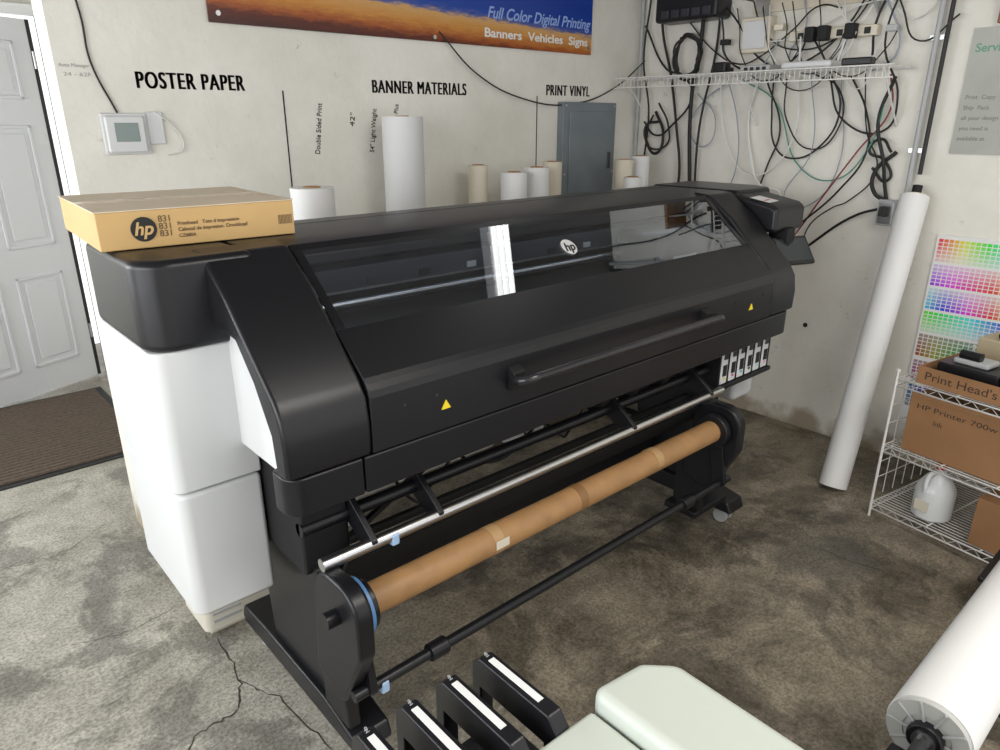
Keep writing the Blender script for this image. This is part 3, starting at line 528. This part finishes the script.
e=empty('print_head_parts'); RK.append(e)
box('part_a',e,(3.30,.62,.695),(3.48,.86,.785),BLK,.01); box('part_b',e,(3.34,.68,.785),(3.44,.82,.81),LGRY,.01); box('part_c',e,(3.30,.42,.695),(3.5,.58,.815),INK,.01); box('part_d',e,(3.29,.48,.816),(3.38,.55,.832),PAP,.004)
cyl('part_e',e,(3.36,.72,.825),(3.36,.80,.825),.02,BLK,20)
e=simple('storage_bin',(3.62,.40,.689),(3.84,.86,.84),mat('bin_tan',(.5,.42,.28),.6),.006); box('bin_contents',e,(3.64,.45,.84),(3.8,.80,.88),BLKM,.02); RK.append(e)
e=empty('cardboard_box'); box('box_low',e,(3.24,.28,.074),(3.6,.56,.29),CARD,.003); box('box_low_tape',e,(3.24,.39,.29),(3.6,.43,.292),TAPE); RK.append(e)
JUG=mat('jug_plastic',(.80,.82,.82),.3); JUG.node_tree.nodes['Principled BSDF'].inputs['Transmission Weight'].default_value=.15
e=empty('water_jug'); RK.append(e)
lathe('jug_body',e,[(.07,0),(.080,.01),(.080,.13),(.074,.15),(.05,.19),(.026,.215),(.022,.235)],(3.33,.76,.074),JUG)
cyl('jug_cap',e,(3.33,.76,.308),(3.33,.76,.33),.022,CAPR,24,bev=.003); tube('jug_handle',e,[(3.31,.76,.295),(3.27,.77,.29),(3.25,.77,.25),(3.255,.77,.21)],.010,JUG)
box('jug_label',e,(3.246,.74,.12),(3.249,.80,.17),PAPC,.001)
for e in RK: pivot(e,3.22,.97,R(-10),-.01,.02)
e=empty('plastic_crate')
prism('crate_body',e,rpoly([(2.72,.16,.03),(3.00,.16,.03),(3.00,.42,.03),(2.72,.42,.03)]),'z',0,.18,BLKM,.01); box('crate_rim',e,(2.70,.14,.18),(3.02,.44,.205),BLK,.008)

# ---------------------------------------------------------------- foreground equipment
fp=empty('desktop_inkjet_printer')
box('base_body',fp,(.34,.02,.55),(.82,.53,.80),CRM,.02)
box('stand_leg_a',fp,(.36,.10,0),(.42,.50,.56),BLKM,.005); box('stand_leg_b',fp,(.74,.10,0),(.80,.50,.56),BLKM,.005); box('stand_shelf',fp,(.36,.1,.3),(.80,.5,.32),BLKM,.004)
prism('top_cover',fp,rpoly([(.69,.06,.02),(.84,.06,.03),(.845,.50,.035),(.80,.545,.03),(.69,.56,.02)]),'z',.78,.90,CRM,.018,4)
prism('low_cover',fp,rpoly([(.40,.06,.02),(.686,.06,.02),(.686,.55,.01),(.56,.555,.02),(.40,.50,.03)]),'z',.78,.868,CRM,.012,4)
for i in range(5):
    x=.29+i*.079
    prism(f'carrier_{i}',fp,[(.55,.70),(.55,.865),(.57,.89),(.735,.89),(.755,.87),(.755,.70),(.73,.70),(.73,.83),(.58,.83),(.58,.70)],'x',x,x+.030,BLK,.004)
    box(f'carrier_label_{i}',fp,(x+.009,.60,.8905),(x+.021,.72,.8915),PAP)
    text(f'carrier_mark_{i}',fp,'No',(x+.019,.728,.8906),(0,0,R(90)),.009,LGRY,.0)
box('carrier_tray',fp,(.28,.52,.68),(.68,.76,.70),BLKM,.006)

mr_=empty('media_roll_stand')
RX=(1.37,2.25); RY,RZ=.232,.582
cyl('roll_paper',mr_,(RX[0],RY,RZ),(RX[1],RY,RZ),.080,PAP,48,hollow=.05); cyl('roll_endcap',mr_,(RX[0]-.012,RY,RZ),(RX[0]+.01,RY,RZ),.077,mat('endcap_grey',(.5,.5,.48),.5),48,hollow=.045,bev=.002)
cyl('roll_hub',mr_,(RX[0]-.03,RY,RZ),(RX[0]+.05,RY,RZ),.034,BLK,32,bev=.004); cyl('hub_ring',mr_,(RX[0]-.035,RY,RZ),(RX[0]-.03,RY,RZ),.022,ALU,24)
for i in range(10):
    a=i*math.pi/5; cyl(f'hub_spoke_{i}',mr_,(RX[0]-.013,RY+.032*math.cos(a),RZ+.032*math.sin(a)),(RX[0]-.013,RY+.075*math.cos(a),RZ+.075*math.sin(a)),.003,LGRY,10)
cyl('roll_axle',mr_,(RX[0]-.10,RY,RZ),(RX[1]+.06,RY,RZ),.014,DKM)
for k,x in enumerate((RX[0]-.08,RX[1]+.03)):
    prism(f'stand_upright_{k}',mr_,[(.15,0),(.33,0),(.28,.48),(.28,.56),(.185,.56),(.185,.48)],'x',x,x+.03,BLK,.005)
box('stand_beam',mr_,(RX[0]-.08,.21,.16),(RX[1]+.06,.26,.22),BLKM,.005)

# ---------------------------------------------------------------- lamps
EM=bpy.data.materials.new('fluorescent_tube'); EM.use_nodes=True; b=EM.node_tree.nodes['Principled BSDF']; b.inputs['Emission Color'].default_value=(1,.97,.92,1); b.inputs['Emission Strength'].default_value=4
HSG=mat('fixture_grey',(.6,.6,.6),.5)
for (x,a,b2) in ((2.82,1.15,2.35),(2.72,-1.4,-.2),(.6,-.9,.3)):
    e=empty('ceiling_light'); box('housing',e,(x-.09,a,2.93),(x+.09,b2,3.0),HSG,.01)
    for k in (-.05,0,.05): cyl('tube_lamp',e,(x+k,a+.03,2.915),(x+k,b2-.03,2.915),.016,EM,16)
def area(name,loc,rot,sx,sy,pw,c):
    l=bpy.data.lights.new(name,'AREA'); l.shape='RECTANGLE'; l.size=sx; l.size_y=sy; l.energy=pw; l.color=c
    o=bpy.data.objects.new(name,l); col.objects.link(o); o.location=loc; o.rotation_euler=rot; return o
area('daylight_fill',(-1.75,1.0,1.7),(0,R(-90),0),1.5,3.0,78,(.96,.98,1)); area('daylight_fill_far',(-1.75,4.2,1.7),(0,R(-90),0),1.5,1.9,85,(.93,.97,1))  # added daylight fill outside the unseen left wall openings
area('ceiling_glow',(1.5,-.6,2.88),(0,0,0),1.2,1.2,56,(1,.96,.89))
w=bpy.data.worlds.new('world'); sc.world=w; w.use_nodes=True; w.node_tree.nodes['Background'].inputs[0].default_value=(.97,.98,1,1); w.node_tree.nodes['Background'].inputs[1].default_value=1.45

cam=bpy.data.cameras.new('camera'); cam.sensor_width=36; cam.lens=25.2; cam.clip_start=.02
c=bpy.data.objects.new('camera',cam); col.objects.link(c); c.location=(0,0,1.75); c.rotation_euler=(math.pi/2-math.atan(255/700),0,R(48.3-90)); sc.camera=c
